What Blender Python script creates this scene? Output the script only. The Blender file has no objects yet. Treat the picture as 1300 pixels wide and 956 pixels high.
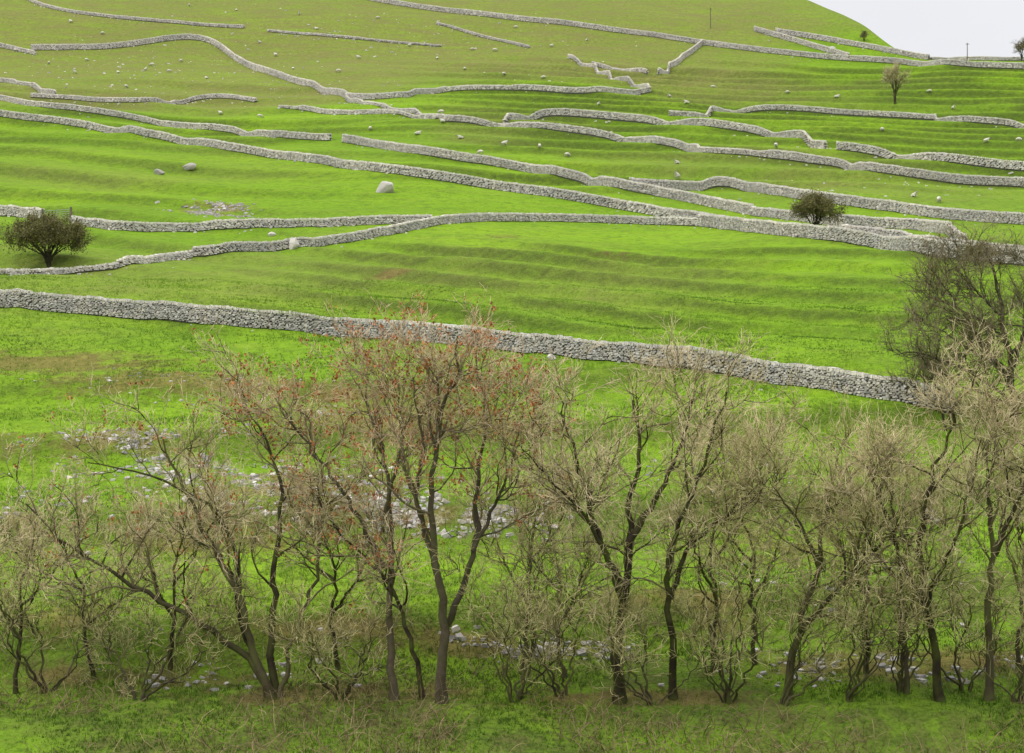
import bpy, math, numpy as np
from mathutils import Vector
R = np.random.default_rng(11)
scene = bpy.context.scene
COL = scene.collection
F_PX = 2061.0

# ---------------------------------------------------------------- helpers
def mesh_np(name, V, F, smooth=False, attrs=None, mats=(), matidx=None):
    me = bpy.data.meshes.new(name)
    V = np.asarray(V, dtype=np.float32); F = np.asarray(F, dtype=np.int32)
    k = F.shape[1]
    me.vertices.add(len(V)); me.vertices.foreach_set('co', V.ravel())
    me.loops.add(F.size); me.loops.foreach_set('vertex_index', F.ravel())
    me.polygons.add(len(F))
    me.polygons.foreach_set('loop_start', np.arange(0, F.size, k, dtype=np.int32))
    if matidx is not None:
        me.polygons.foreach_set('material_index', np.asarray(matidx, dtype=np.int32))
    me.polygons.foreach_set('use_smooth', np.full(len(F), smooth))
    if attrs:
        for an, av in attrs.items():
            av = np.asarray(av, dtype=np.float32)
            if av.ndim == 1:
                a = me.attributes.new(an, 'FLOAT', 'POINT'); a.data.foreach_set('value', av)
            else:
                a = me.attributes.new(an, 'FLOAT_COLOR', 'POINT'); a.data.foreach_set('color', av.ravel())
    me.update(calc_edges=True)
    for m in mats: me.materials.append(m)
    return me

def add_obj(name, me, loc=(0, 0, 0), parent=None, label=None, category=None, group=None, kind=None):
    o = bpy.data.objects.new(name, me); o.location = loc
    COL.objects.link(o)
    if parent: o.parent = parent
    if label: o['label'] = label
    if category: o['category'] = category
    if group: o['group'] = group
    if kind: o['kind'] = kind
    return o

def h2(xi, yi, seed):
    h = (xi * 374761393 + yi * 668265263 + seed * 144269504) & 0xffffffff
    h = ((h ^ (h >> 13)) * 1274126177) & 0xffffffff
    h = ((h ^ (h >> 15)) * 668265263) & 0xffffffff
    return ((h ^ (h >> 16)) & 0xffffff) / float(0xffffff)
def vn(x, y, seed=0):
    x = np.asarray(x, float); y = np.asarray(y, float)
    xf = np.floor(x); yf = np.floor(y)
    xi = xf.astype(np.int64); yi = yf.astype(np.int64)
    u = x - xf; v = y - yf
    u = u*u*u*(u*(u*6-15)+10); v = v*v*v*(v*(v*6-15)+10)
    a = h2(xi, yi, seed); b = h2(xi+1, yi, seed); c = h2(xi, yi+1, seed); d = h2(xi+1, yi+1, seed)
    return (a*(1-u)+b*u)*(1-v) + (c*(1-u)+d*u)*v
def fbm(x, y, seed=0, o=3):
    s = 0; a = 1; t = 0
    for i in range(o):
        s = s + a*vn(x*2**i+17.3*i, y*2**i-9.1*i, seed+i); t += a; a *= .5
    return s/t
def sst(a, b, x):
    t = np.clip((x-a)/(b-a), 0, 1); return t*t*(3-2*t)
def softplus(x, k): return k*np.logaddexp(0, x/k)
def smin(a, b, k): return -k*np.logaddexp(-a/k, -b/k)

# ---------------------------------------------------------------- terrain
YT = [-400,-60,0,10,25,40,55,60,73,83,94,108,126,155,192,240,300,360,400,425,600,900,2500]
ZT = [10,-1,-1.7,-6,-14,-16.6,-12.9,-11.4,-7.9,-4.9,-1.46,2,6,11.9,19.4,31.2,47.7,66,78.2,82.0,76,55,30]
_yd = np.arange(-400, 2500, .5)
_zd = np.interp(_yd, YT, ZT)
_k = np.exp(-.5*(np.arange(-30, 31)*.5/4.0)**2); _k /= _k.sum()
_zd = np.convolve(np.pad(_zd, 30, mode='edge'), _k, mode='valid')

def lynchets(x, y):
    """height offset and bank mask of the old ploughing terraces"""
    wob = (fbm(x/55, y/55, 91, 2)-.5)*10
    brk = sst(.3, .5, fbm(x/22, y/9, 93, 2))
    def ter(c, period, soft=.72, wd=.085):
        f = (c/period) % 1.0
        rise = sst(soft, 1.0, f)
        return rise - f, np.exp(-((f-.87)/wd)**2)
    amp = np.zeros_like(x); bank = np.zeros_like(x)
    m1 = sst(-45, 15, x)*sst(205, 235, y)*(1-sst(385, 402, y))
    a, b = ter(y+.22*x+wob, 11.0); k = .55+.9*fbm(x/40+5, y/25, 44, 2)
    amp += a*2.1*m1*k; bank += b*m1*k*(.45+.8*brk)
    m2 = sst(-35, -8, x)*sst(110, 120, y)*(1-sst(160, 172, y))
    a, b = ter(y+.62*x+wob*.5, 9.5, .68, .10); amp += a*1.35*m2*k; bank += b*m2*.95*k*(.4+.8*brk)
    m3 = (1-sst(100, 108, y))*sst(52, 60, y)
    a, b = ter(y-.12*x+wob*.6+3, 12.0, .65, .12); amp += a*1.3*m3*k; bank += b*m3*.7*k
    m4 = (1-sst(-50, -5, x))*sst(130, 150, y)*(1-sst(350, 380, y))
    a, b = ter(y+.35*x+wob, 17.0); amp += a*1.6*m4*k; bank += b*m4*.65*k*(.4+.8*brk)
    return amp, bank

def height(x, y):
    x = np.asarray(x, float); y = np.asarray(y, float)
    z = np.interp(y, _yd, _zd)
    A = (y-400)*.48; B = (101-x+(fbm(y/40, x/40, 7, 2)-.5)*6)*1.35
    H = smin(smin(A, B, 3.0), np.full_like(A, 110.0), 8)
    z = z + softplus(H, 2.0)
    am = np.clip((y-45)/110, .12, 1)*sst(30, 50, y)
    z = z + (fbm(x/62+3.1, y/62, 21, 3)-.5)*4.8*am*(1-.7*sst(380, 410, y)*sst(70, 100, x))
    z = z + (fbm(x/15, y/15, 33, 2)-.5)*.55*np.clip(am*1.6, 0, 1)
    near = 1-sst(120, 260, y)
    z = z + (fbm(x/2.3, y/2.3, 55, 2)-.5)*.30*near*sst(30, 50, y)
    a, b = lynchets(x, y)
    return z + a
def height1(x, y): return float(height(np.array([x]), np.array([y]))[0])

_YR = np.concatenate([np.arange(46, 200, .25), np.arange(200, 640, .5)])
def survey(pts):
    """turn sighted bearings into real positions on the terrain"""
    out = []
    for px, py in pts:
        dx = (px-650)/F_PX; dz = (478-py)/F_PX
        hh = height(_YR*dx, _YR)-_YR*dz
        i = np.argmax(hh > 0) if (hh > 0).any() else int(np.argmax(hh))
        y = _YR[i]; out.append((y*dx, y, height1(y*dx, y)))
    return np.array(out)
def gp(px, py): return survey([(px, py)])[0]

rowsY = np.concatenate([np.arange(-400, -60, 40), np.arange(-60, 45, 3), np.arange(45, 130, .2), np.arange(130, 420, .5),
                        np.arange(420, 620, 1.5), np.arange(620, 2500, 60)])
inner = np.linspace(-1, 1, 620)
outer = np.array([1.06, 1.15, 1.3, 1.5, 1.8, 2.3, 3, 4.5, 7, 12])
u = np.concatenate([-outer[::-1], inner, outer])
W = .37*np.clip(rowsY, 40, 900)+12
X = W[:, None]*u[None, :]; Yg = np.repeat(rowsY[:, None], len(u), 1)
Z = height(X.ravel(), Yg.ravel()).reshape(X.shape)
nr, nc = X.shape
V = np.stack([X.ravel(), Yg.ravel(), Z.ravel()], 1)
ii = (np.arange(nr-1)[:, None]*nc+np.arange(nc-1)[None, :]).ravel()
Fq = np.stack([ii, ii+1, ii+nc+1, ii+nc], 1)
xf, yf = X.ravel(), Yg.ravel()
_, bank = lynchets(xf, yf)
n_big = fbm(xf/48, yf/48, 61, 3)
up_l = sst(300, 410, yf+.25*np.clip(-xf, -100, 60))*(1-sst(10, 85, xf))
moor = sst(.36, .80, n_big*.75+.60*up_l+.32*sst(405, 425, yf)*(1-sst(110, 130, xf))-.06)
moor = np.clip(moor, 0, 1)
mud = np.zeros_like(xf); rub = np.zeros_like(xf)
def patch(arr, L):
    for px, py, rx, ry, st in L:
        c = gp(px, py); a_ = gp(px, py-ry); b_ = gp(px, py+ry)
        wx = rx/F_PX*c[1]; wy = max(.8, abs(a_[1]-b_[1])/2)
        d = ((xf-c[0])/wx)**2+((yf-c[1])/wy)**2
        sel = d < 6
        arr[sel] = np.maximum(arr[sel], st*np.exp(-d[sel]*.8)*(.25+1.5*fbm(xf[sel]/2.2, yf[sel]/1.1, 71, 3)))
patch(mud, [(500,346,32,4,.9),(640,300,22,3,.6),(60,462,150,13,.9),(200,480,140,13,.9),(330,492,120,11,.85),(500,525,140,18,1.0),
         (430,505,90,11,.85),(640,540,70,11,.7),(150,560,90,16,.7),(380,620,200,28,.7),(560,660,90,18,.7),(275,268,45,7,.7),(1090,300,70,6,.6),(700,470,60,5,.3),
         (620,825,180,20,.8),(1150,845,200,20,.8),(900,560,130,14,.5),(60,780,110,22,.6),(260,700,130,22,.6),(1000,700,170,24,.6),(780,330,60,3,.3),
         (400,800,160,20,.7),(850,760,160,24,.6),(1200,600,140,16,.5),(150,860,160,14,.7),(430,880,200,14,.7),(800,885,200,12,.7),(20,560,60,14,.5)])
patch(rub, [(150,562,80,7,.42),(240,590,100,9,.52),(350,612,100,10,.55),(460,640,100,12,.6),(560,662,90,12,.52),(275,268,42,4,.7)])
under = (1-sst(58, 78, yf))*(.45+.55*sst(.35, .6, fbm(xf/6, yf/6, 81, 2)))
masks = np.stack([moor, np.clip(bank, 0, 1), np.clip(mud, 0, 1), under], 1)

# ---------------------------------------------------------------- materials
def newmat(name, rough=.9, spec=.2):
    m = bpy.data.materials.new(name); m.use_nodes = True
    nt = m.node_tree; b = nt.nodes['Principled BSDF']
    b.inputs['Roughness'].default_value = rough
    b.inputs['Specular IOR Level'].default_value = spec
    return m, nt, b
class NB:
    def __init__(s, nt): s.nt = nt; s.tc = nt.nodes.new('ShaderNodeTexCoord').outputs['Object']
    def noise(s, scale, detail=3, rough=.55, vec=None, map_=None):
        n = s.nt.nodes.new('ShaderNodeTexNoise'); n.inputs['Scale'].default_value = scale
        n.inputs['Detail'].default_value = detail; n.inputs['Roughness'].default_value = rough
        v = vec or s.tc
        if map_:
            mp = s.nt.nodes.new('ShaderNodeMapping'); mp.inputs['Scale'].default_value = map_
            mp.inputs['Rotation'].default_value = (0, 0, .25)
            s.nt.links.new(v, mp.inputs[0]); v = mp.outputs[0]
        s.nt.links.new(v, n.inputs['Vector']); return n.outputs[0]
    def rng(s, x, a, b, c=0., d=1.):
        n = s.nt.nodes.new('ShaderNodeMapRange'); n.inputs[1].default_value = a; n.inputs[2].default_value = b
        n.inputs[3].default_value = c; n.inputs[4].default_value = d
        s.nt.links.new(x, n.inputs[0]); return n.outputs[0]
    def mix(s, f, a, b, mode='MIX'):
        n = s.nt.nodes.new('ShaderNodeMix'); n.data_type = 'RGBA'; n.blend_type = mode
        for sock, v in ((n.inputs[0], f), (n.inputs[6], a), (n.inputs[7], b)):
            if isinstance(v, (int, float)): sock.default_value = v
            elif isinstance(v, tuple): sock.default_value = v+(1,)
            else: s.nt.links.new(v, sock)
        return n.outputs[2]
    def math(s, op, a, b=0.):
        n = s.nt.nodes.new('ShaderNodeMath'); n.operation = op
        for i, v in enumerate((a, b)):
            if isinstance(v, (int, float)): n.inputs[i].default_value = v
            else: s.nt.links.new(v, n.inputs[i])
        return n.outputs[0]
    def attr(s, name, out='Fac'):
        n = s.nt.nodes.new('ShaderNodeAttribute'); n.attribute_name = name; return n.outputs[out]
    def bump(s, hgt, strength, dist, bsdf):
        n = s.nt.nodes.new('ShaderNodeBump'); n.inputs['Strength'].default_value = strength
        n.inputs['Distance'].default_value = dist
        s.nt.links.new(hgt, n.inputs['Height']); s.nt.links.new(n.outputs[0], bsdf.inputs['Normal'])

m_ground, nt, bs = newmat('pasture_grass', 1.0, .05)
n = NB(nt)
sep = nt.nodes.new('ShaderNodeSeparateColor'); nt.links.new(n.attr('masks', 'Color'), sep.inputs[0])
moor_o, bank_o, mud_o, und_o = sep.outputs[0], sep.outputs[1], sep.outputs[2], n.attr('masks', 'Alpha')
big = n.noise(.028, 3); mid = n.noise(.16, 4, .6, map_=(1, 1.6, 1)); fine = n.noise(1.3, 4, .65); tiny = n.noise(7, 3, .7)
streak = n.noise(.35, 3, .6, map_=(.35, 1.5, 1)); clump = n.noise(.55, 4, .65); far = n.noise(.07, 5, .65, map_=(.6, 1.6, 1))
c = n.mix(n.rng(big, .38, .62), (.135, .27, .010), (.195, .345, .012))
c = n.mix(n.rng(far, .45, .65, 0, .55), c, (.105, .205, .014))
c = n.mix(n.rng(mid, .5, .68, 0, .6), c, (.145, .225, .022))
c = n.mix(n.rng(streak, .52, .7, 0, .5), c, (.22, .30, .035))
c = n.mix(n.rng(clump, .5, .66, 0, .6), c, (.085, .165, .012))
c = n.mix(n.rng(fine, .5, .76, 0, .85), c, (.065, .12, .012))
c = n.mix(n.rng(fine, .44, .25, 0, .6), c, (.22, .37, .02))
c = n.mix(n.math('MULTIPLY', bank_o, n.rng(fine, .25, .6, .6, 1.)), c, (.045, .075, .013))  # terrace banks: rougher dark grass, plus shade of the steep risers painted in
mc = n.mix(n.rng(fine, .35, .65), (.215, .22, .065), (.13, .13, .04))
mc = n.mix(n.rng(mid, .4, .65), mc, (.17, .155, .06))
c = n.mix(n.math('MULTIPLY', moor_o, n.rng(streak, .3, .6, .45, .95)), c, mc)
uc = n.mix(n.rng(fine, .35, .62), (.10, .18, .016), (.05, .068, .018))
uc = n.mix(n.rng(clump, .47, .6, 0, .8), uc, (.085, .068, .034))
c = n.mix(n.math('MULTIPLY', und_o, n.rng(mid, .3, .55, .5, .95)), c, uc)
bc = n.mix(n.rng(fine, .35, .65), (.21, .125, .058), (.105, .068, .032))
bc = n.mix(n.rng(tiny, .55, .7, 0, .6), bc, (.26, .18, .10))
c = n.mix(n.rng(n.math('ADD', mud_o, n.math('MULTIPLY', n.math('SUBTRACT', fine, .5), 1.3)), .25, .7, 0, .8), c, bc)
rb = n.mix(n.rng(tiny, .4, .6), (.38, .335, .26), (.14, .115, .08))
c = n.mix(n.rng(n.math('ADD', n.attr('rubble'), n.math('MULTIPLY', n.math('SUBTRACT', n.noise(2.2, 3), .5), 1.8)), .42, .66, 0, .75), c, rb)
c = n.mix(n.rng(tiny, .35, .7, .2, .0), c, (.28, .36, .06))
c = n.mix(n.rng(tiny, .5, .8, 0, .65), c, (.03, .058, .006))
nt.links.new(c, bs.inputs['Base Color'])
hsum = n.math('ADD', n.math('MULTIPLY', fine, .3), n.math('ADD', n.math('MULTIPLY', tiny, .08), n.math('MULTIPLY', clump, .5)))
n.bump(hsum, .85, 1.0, bs)

m_stone, nt, bs = newmat('limestone_walling', .95, .1)
n = NB(nt)
tone = n.attr('tone')
c = n.mix(tone, (.23, .22, .215), (.84, .79, .72))
c = n.mix(n.rng(n.noise(.09, 3), .45, .6, 0, .3), c, (.35, .35, .36))
c = n.mix(n.rng(n.noise(1.2, 4), .45, .7, 0, .35), c, (.46, .40, .29))
c = n.mix(n.rng(n.noise(11, 4, .7), .45, .75, 0, .4), c, (.18, .165, .15))
c = n.mix(n.rng(n.noise(5, 3, .7), .6, .75, 0, .5), c, (.82, .78, .71))
nt.links.new(c, bs.inputs['Base Color'])
n.bump(n.noise(14, 4, .7), .6, .05, bs)
m_core, nt, bs = newmat('wall_fill', 1, 0)
bs.inputs['Base Color'].default_value = (.12, .11, .10, 1)

def barkmat(name, dark, moss, tip, mossamt):
    m, nt, bs = newmat(name, .95, .1); n = NB(nt)
    tone = n.attr('tone')
    c = n.mix(n.rng(n.noise(3, 4), .4, .65, 0, 1), dark, tuple(v*1.8 for v in dark))
    c = n.mix(n.rng(n.noise(1.1, 3), .4, .62, 0, mossamt), c, moss)
    c = n.mix(tone, c, tip)
    c = n.mix(n.rng(n.noise(.7, 3), .42, .7, 0, .25), c, n.mix(.5, c, (.06, .055, .04)))
    nt.links.new(c, bs.inputs['Base Color'])
    n.bump(n.noise(22, 3, .7), .5, .03, bs)
    return m
m_bark = barkmat('mossy_bark', (.028, .021, .015), (.085, .10, .022), (.74, .61, .38), .7)
m_barkpale = barkmat('pale_bark', (.065, .052, .038), (.07, .085, .025), (.72, .55, .36), .5)
m_hazel = barkmat('hazel_bark', (.042, .034, .022), (.10, .12, .025), (.62, .54, .28), .8)
m_darktree = barkmat('dark_bark', (.035, .03, .022), (.06, .07, .02), (.28, .23, .14), .4)
def leafmat(name, a, b):
    m, nt, bs = newmat(name, .8, .2); n = NB(nt)
    c = n.mix(n.attr('tone'), a, b)
    nt.links.new(c, bs.inputs['Base Color']); return m
m_seed = leafmat('dry_seed_keys', (.20, .065, .022), (.48, .19, .07))
m_haw = leafmat('hawthorn_leaves', (.06, .065, .018), (.23, .22, .07))
m_ivy = leafmat('ivy_leaves', (.045, .05, .014), (.17, .16, .055))
m_blade = leafmat('grass_blades', (.055, .115, .008), (.22, .37, .03))
m_litter = leafmat('bramble_stems', (.08, .05, .028), (.36, .27, .15))
m_wool, nt, bs = newmat('sheep_wool', 1, 0); n = NB(nt)
nt.links.new(n.mix(n.noise(9, 3), (.50, .47, .40), (.68, .65, .58)), bs.inputs['Base Color'])
m_face, nt, bs = newmat('sheep_face', .9, .1); bs.inputs['Base Color'].default_value = (.25, .23, .2, 1)
m_wood, nt, bs = newmat('weathered_wood', .9, .1); n = NB(nt)
nt.links.new(n.mix(n.noise(5, 3), (.09, .07, .05), (.2, .17, .13)), bs.inputs['Base Color'])
m_metal, nt, bs = newmat('galvanised_metal', .5, .4); n = NB(nt)
nt.links.new(n.mix(n.noise(5, 3), (.22, .23, .23), (.35, .36, .36)), bs.inputs['Base Color'])

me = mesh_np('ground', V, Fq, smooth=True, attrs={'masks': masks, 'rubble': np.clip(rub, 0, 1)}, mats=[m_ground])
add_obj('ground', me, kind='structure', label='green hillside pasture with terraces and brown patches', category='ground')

# ---------------------------------------------------------------- boxes -> stones
CORN = np.array([[-1,-1,-1],[1,-1,-1],[1,1,-1],[-1,1,-1],[-1,-1,1],[1,-1,1],[1,1,1],[-1,1,1]], float)
BF = np.array([[0,3,2,1],[4,5,6,7],[0,1,5,4],[1,2,6,5],[2,3,7,6],[3,0,4,7]])
def boxes(C, T, N, U, S, jit=.18):
    m = len(C)
    cr = CORN[None]*(1-jit*R.random((m, 8, 3)))
    v = C[:, None]+cr[..., 0:1]*S[:, None, 0:1]*T[:, None]+cr[..., 1:2]*S[:, None, 1:2]*N[:, None]+cr[..., 2:3]*S[:, None, 2:3]*U[:, None]
    f = (np.arange(m)[:, None, None]*8+BF[None]).reshape(-1, 4)
    return v.reshape(-1, 3), f

def build_wall(pts, H=1.45, ruin=.12, tone0=.5, name='dry_stone_wall', label='', seed=0):
    pp = np.array(pts, float); sg = np.linalg.norm(np.diff(pp, axis=0), axis=1); sc_ = np.concatenate([[0], np.cumsum(sg)])
    tt_ = np.linspace(0, sc_[-1], max(3, int(sc_[-1]/14)))
    q_ = np.stack([np.interp(tt_, sc_, pp[:, 0]), np.interp(tt_, sc_, pp[:, 1])], 1)
    q_[1:-1] = q_[1:-1]*.5+(q_[:-2]+q_[2:])*.25
    W3 = survey(q_); P = W3[:, :2]
    seg = np.linalg.norm(np.diff(P, axis=0), axis=1); s = np.concatenate([[0], np.cumsum(seg)])
    L = s[-1]; ns = max(4, int(L/1.0))
    ss = np.linspace(0, L, ns+1)
    q = np.stack([np.interp(ss, s, P[:, 0]), np.interp(ss, s, P[:, 1])], 1)
    D = float(np.median(q[:, 1]))
    for _ in range(6 if D < 240 else 30):
        q[1:-1] = q[1:-1]*.5+(q[:-2]+q[2:])*.25
    seg = np.linalg.norm(np.diff(q, axis=0), axis=1); sq = np.concatenate([[0], np.cumsum(seg)]); L = sq[-1]
    if D > 240: H = H*.84
    def at(sv):
        x = np.interp(sv, sq, q[:, 0]); y = np.interp(sv, sq, q[:, 1])
        x2 = np.interp(sv+.4, sq, q[:, 0]); y2 = np.interp(sv+.4, sq, q[:, 1])
        x1 = np.interp(sv-.4, sq, q[:, 0]); y1 = np.interp(sv-.4, sq, q[:, 1])
        t = np.stack([x2-x1, y2-y1, 0*x], 1); t /= np.maximum(np.linalg.norm(t, axis=1, keepdims=True), 1e-6)
        z = height(x, y)
        return x, y, z, t
    def hloc(sv):
        k = fbm(sv/7, sv*0+seed*3.7, 8, 3)
        f = 1-ruin*2.2*np.clip(k-.42, 0, 1)-.05*vn(sv/1.3, sv*0+seed, 9)
        gap = sst(.72, .80, vn(sv/17, sv*0+seed*1.3, 12))*ruin*2.6
        f = f*(1-np.clip(gap, 0, .7))
        return H*f
    if D < 140: sl, sh = .23, .115
    elif D < 240: sl, sh = .28, .14
    else: sl, sh = .42, .21
    bt, tt = .34, .20
    Cs, Ts, Ns, Us, Ss, To = [], [], [], [], [], []
    ncourse = int(math.ceil(H/sh))
    for side in (-1, 1):
        for k in range(ncourse):
            m = int(L/sl)+1
            sv = (np.arange(m)+.5*(k % 2)+R.uniform(-.28, .28, m))*sl
            sv = sv[sv < L]
            x, y, z, t = at(sv); hl = hloc(sv)
            zc = (k+.5)*sh
            ok = zc < hl-.02
            x, y, z, t, sv, hl = x[ok], y[ok], z[ok], t[ok], sv[ok], hl[ok]
            if not len(x): continue
            nrm = np.stack([-t[:, 1], t[:, 0], 0*x], 1)
            off = side*(bt+(tt-bt)*zc/H)-side*.12+R.normal(0, .02, len(x))
            Cc = np.stack([x, y, z+zc+R.normal(0, .018, len(x))], 1)+nrm*off[:, None]
            Cs.append(Cc); Ts.append(t); Ns.append(nrm); Us.append(np.tile([0, 0, 1.], (len(x), 1)))
            Ss.append(np.stack([sl*R.uniform(.32, .58, len(x)), np.full(len(x), .14)+R.uniform(0, .03, len(x)), sh*R.uniform(.36, .56, len(x))], 1))
            To.append(np.clip(tone0-.10+R.normal(0, .22, len(x))+.35*(fbm(sv/6, sv*0+k*.3, 77, 2)-.5), 0, 1))
    cw = sl*.7
    sv = np.arange(0, L, cw); sv = sv+R.uniform(-.03, .03, len(sv))
    x, y, z, t = at(sv); hl = hloc(sv); nrm = np.stack([-t[:, 1], t[:, 0], 0*x], 1)
    tilt = R.normal(0, .18, len(x))
    U_ = np.stack([t[:, 0]*tilt, t[:, 1]*tilt, np.ones(len(x))], 1); U_ /= np.linalg.norm(U_, axis=1, keepdims=True)
    T_ = t.copy(); T_[:, 2] = -tilt
    ch = R.uniform(.07, .13, len(x))
    Cs.append(np.stack([x, y, z+hl+ch*.6], 1)); Ts.append(T_); Ns.append(nrm); Us.append(U_)
    Ss.append(np.stack([np.full(len(x), cw*.5)*R.uniform(.75, 1.05, len(x)), R.uniform(.18, .26, len(x)), ch], 1))
    To.append(np.clip(tone0+.33+R.normal(0, .14, len(x)), 0, 1))
    m = int(L*(.25+ruin*3))
    sv = R.uniform(0, L, m); x, y, z, t = at(sv)
    o_ = R.choice([-1, 1], m)*(R.exponential(.5, m)+.45)
    nrm = np.stack([-t[:, 1], t[:, 0], 0*x], 1); xx = x+nrm[:, 0]*o_; yy = y+nrm[:, 1]*o_
    sz = R.uniform(.05, .14, m)*(1 if D < 240 else 1.4)
    ang = R.uniform(0, 6.28, m)
    T2 = np.stack([np.cos(ang), np.sin(ang), R.normal(0, .3, m)], 1); T2 /= np.linalg.norm(T2, axis=1, keepdims=True)
    N2 = np.cross(T2, [0, 0, 1.]); N2 /= np.linalg.norm(N2, axis=1, keepdims=True); U2 = np.cross(N2, T2)
    Cs.append(np.stack([xx, yy, height(xx, yy)+sz*.2], 1)); Ts.append(T2); Ns.append(N2); Us.append(-U2)
    Ss.append(np.stack([sz*1.2, sz, sz*.7], 1)); To.append(np.clip(tone0+.05+R.normal(0, .2, m), 0, 1))
    C_, T_, N_, U_, S_, TT = [np.concatenate(a) for a in (Cs, Ts, Ns, Us, Ss, To)]
    v, f = boxes(C_, T_, N_, U_, S_)
    tn = np.repeat(TT, 8); mi = np.zeros(len(f), int)
    sv = np.linspace(0, L, max(4, int(L/.6))); x, y, z, t = at(sv); hl = hloc(sv)-.08
    nrm = np.stack([-t[:, 1], t[:, 0], 0*x], 1); b0 = bt-.14; t0 = tt-.08
    base = np.stack([x, y, z-.3], 1); top = np.stack([x, y, z+hl], 1)
    ring = np.stack([base-nrm*b0, base+nrm*b0, top+nrm*t0, top-nrm*t0], 1).reshape(-1, 3)
    n_ = len(x); idx = np.arange(n_-1)*4; fc = []
    for a in range(4):
        b = (a+1) % 4; fc.append(np.stack([idx+a, idx+b, idx+4+b, idx+4+a], 1))
    fc.append(np.array([[0, 1, 2, 3], [(n_-1)*4, (n_-1)*4+3, (n_-1)*4+2, (n_-1)*4+1]]))
    fc = np.concatenate(fc)+len(v)
    v = np.concatenate([v, ring]); f2 = np.concatenate([f, fc]); mi = np.concatenate([mi, np.ones(len(fc), int)])
    tn = np.concatenate([tn, np.zeros(len(ring))])
    org = np.array([q[0, 0], q[0, 1], height1(q[0, 0], q[0, 1])])
    me = mesh_np(name, v-org, f2, attrs={'tone': tn}, mats=[m_stone, m_core], matidx=mi)
    return add_obj(name, me, loc=org, label=label, category='wall', group='dry stone walls dividing the pastures')

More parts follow.
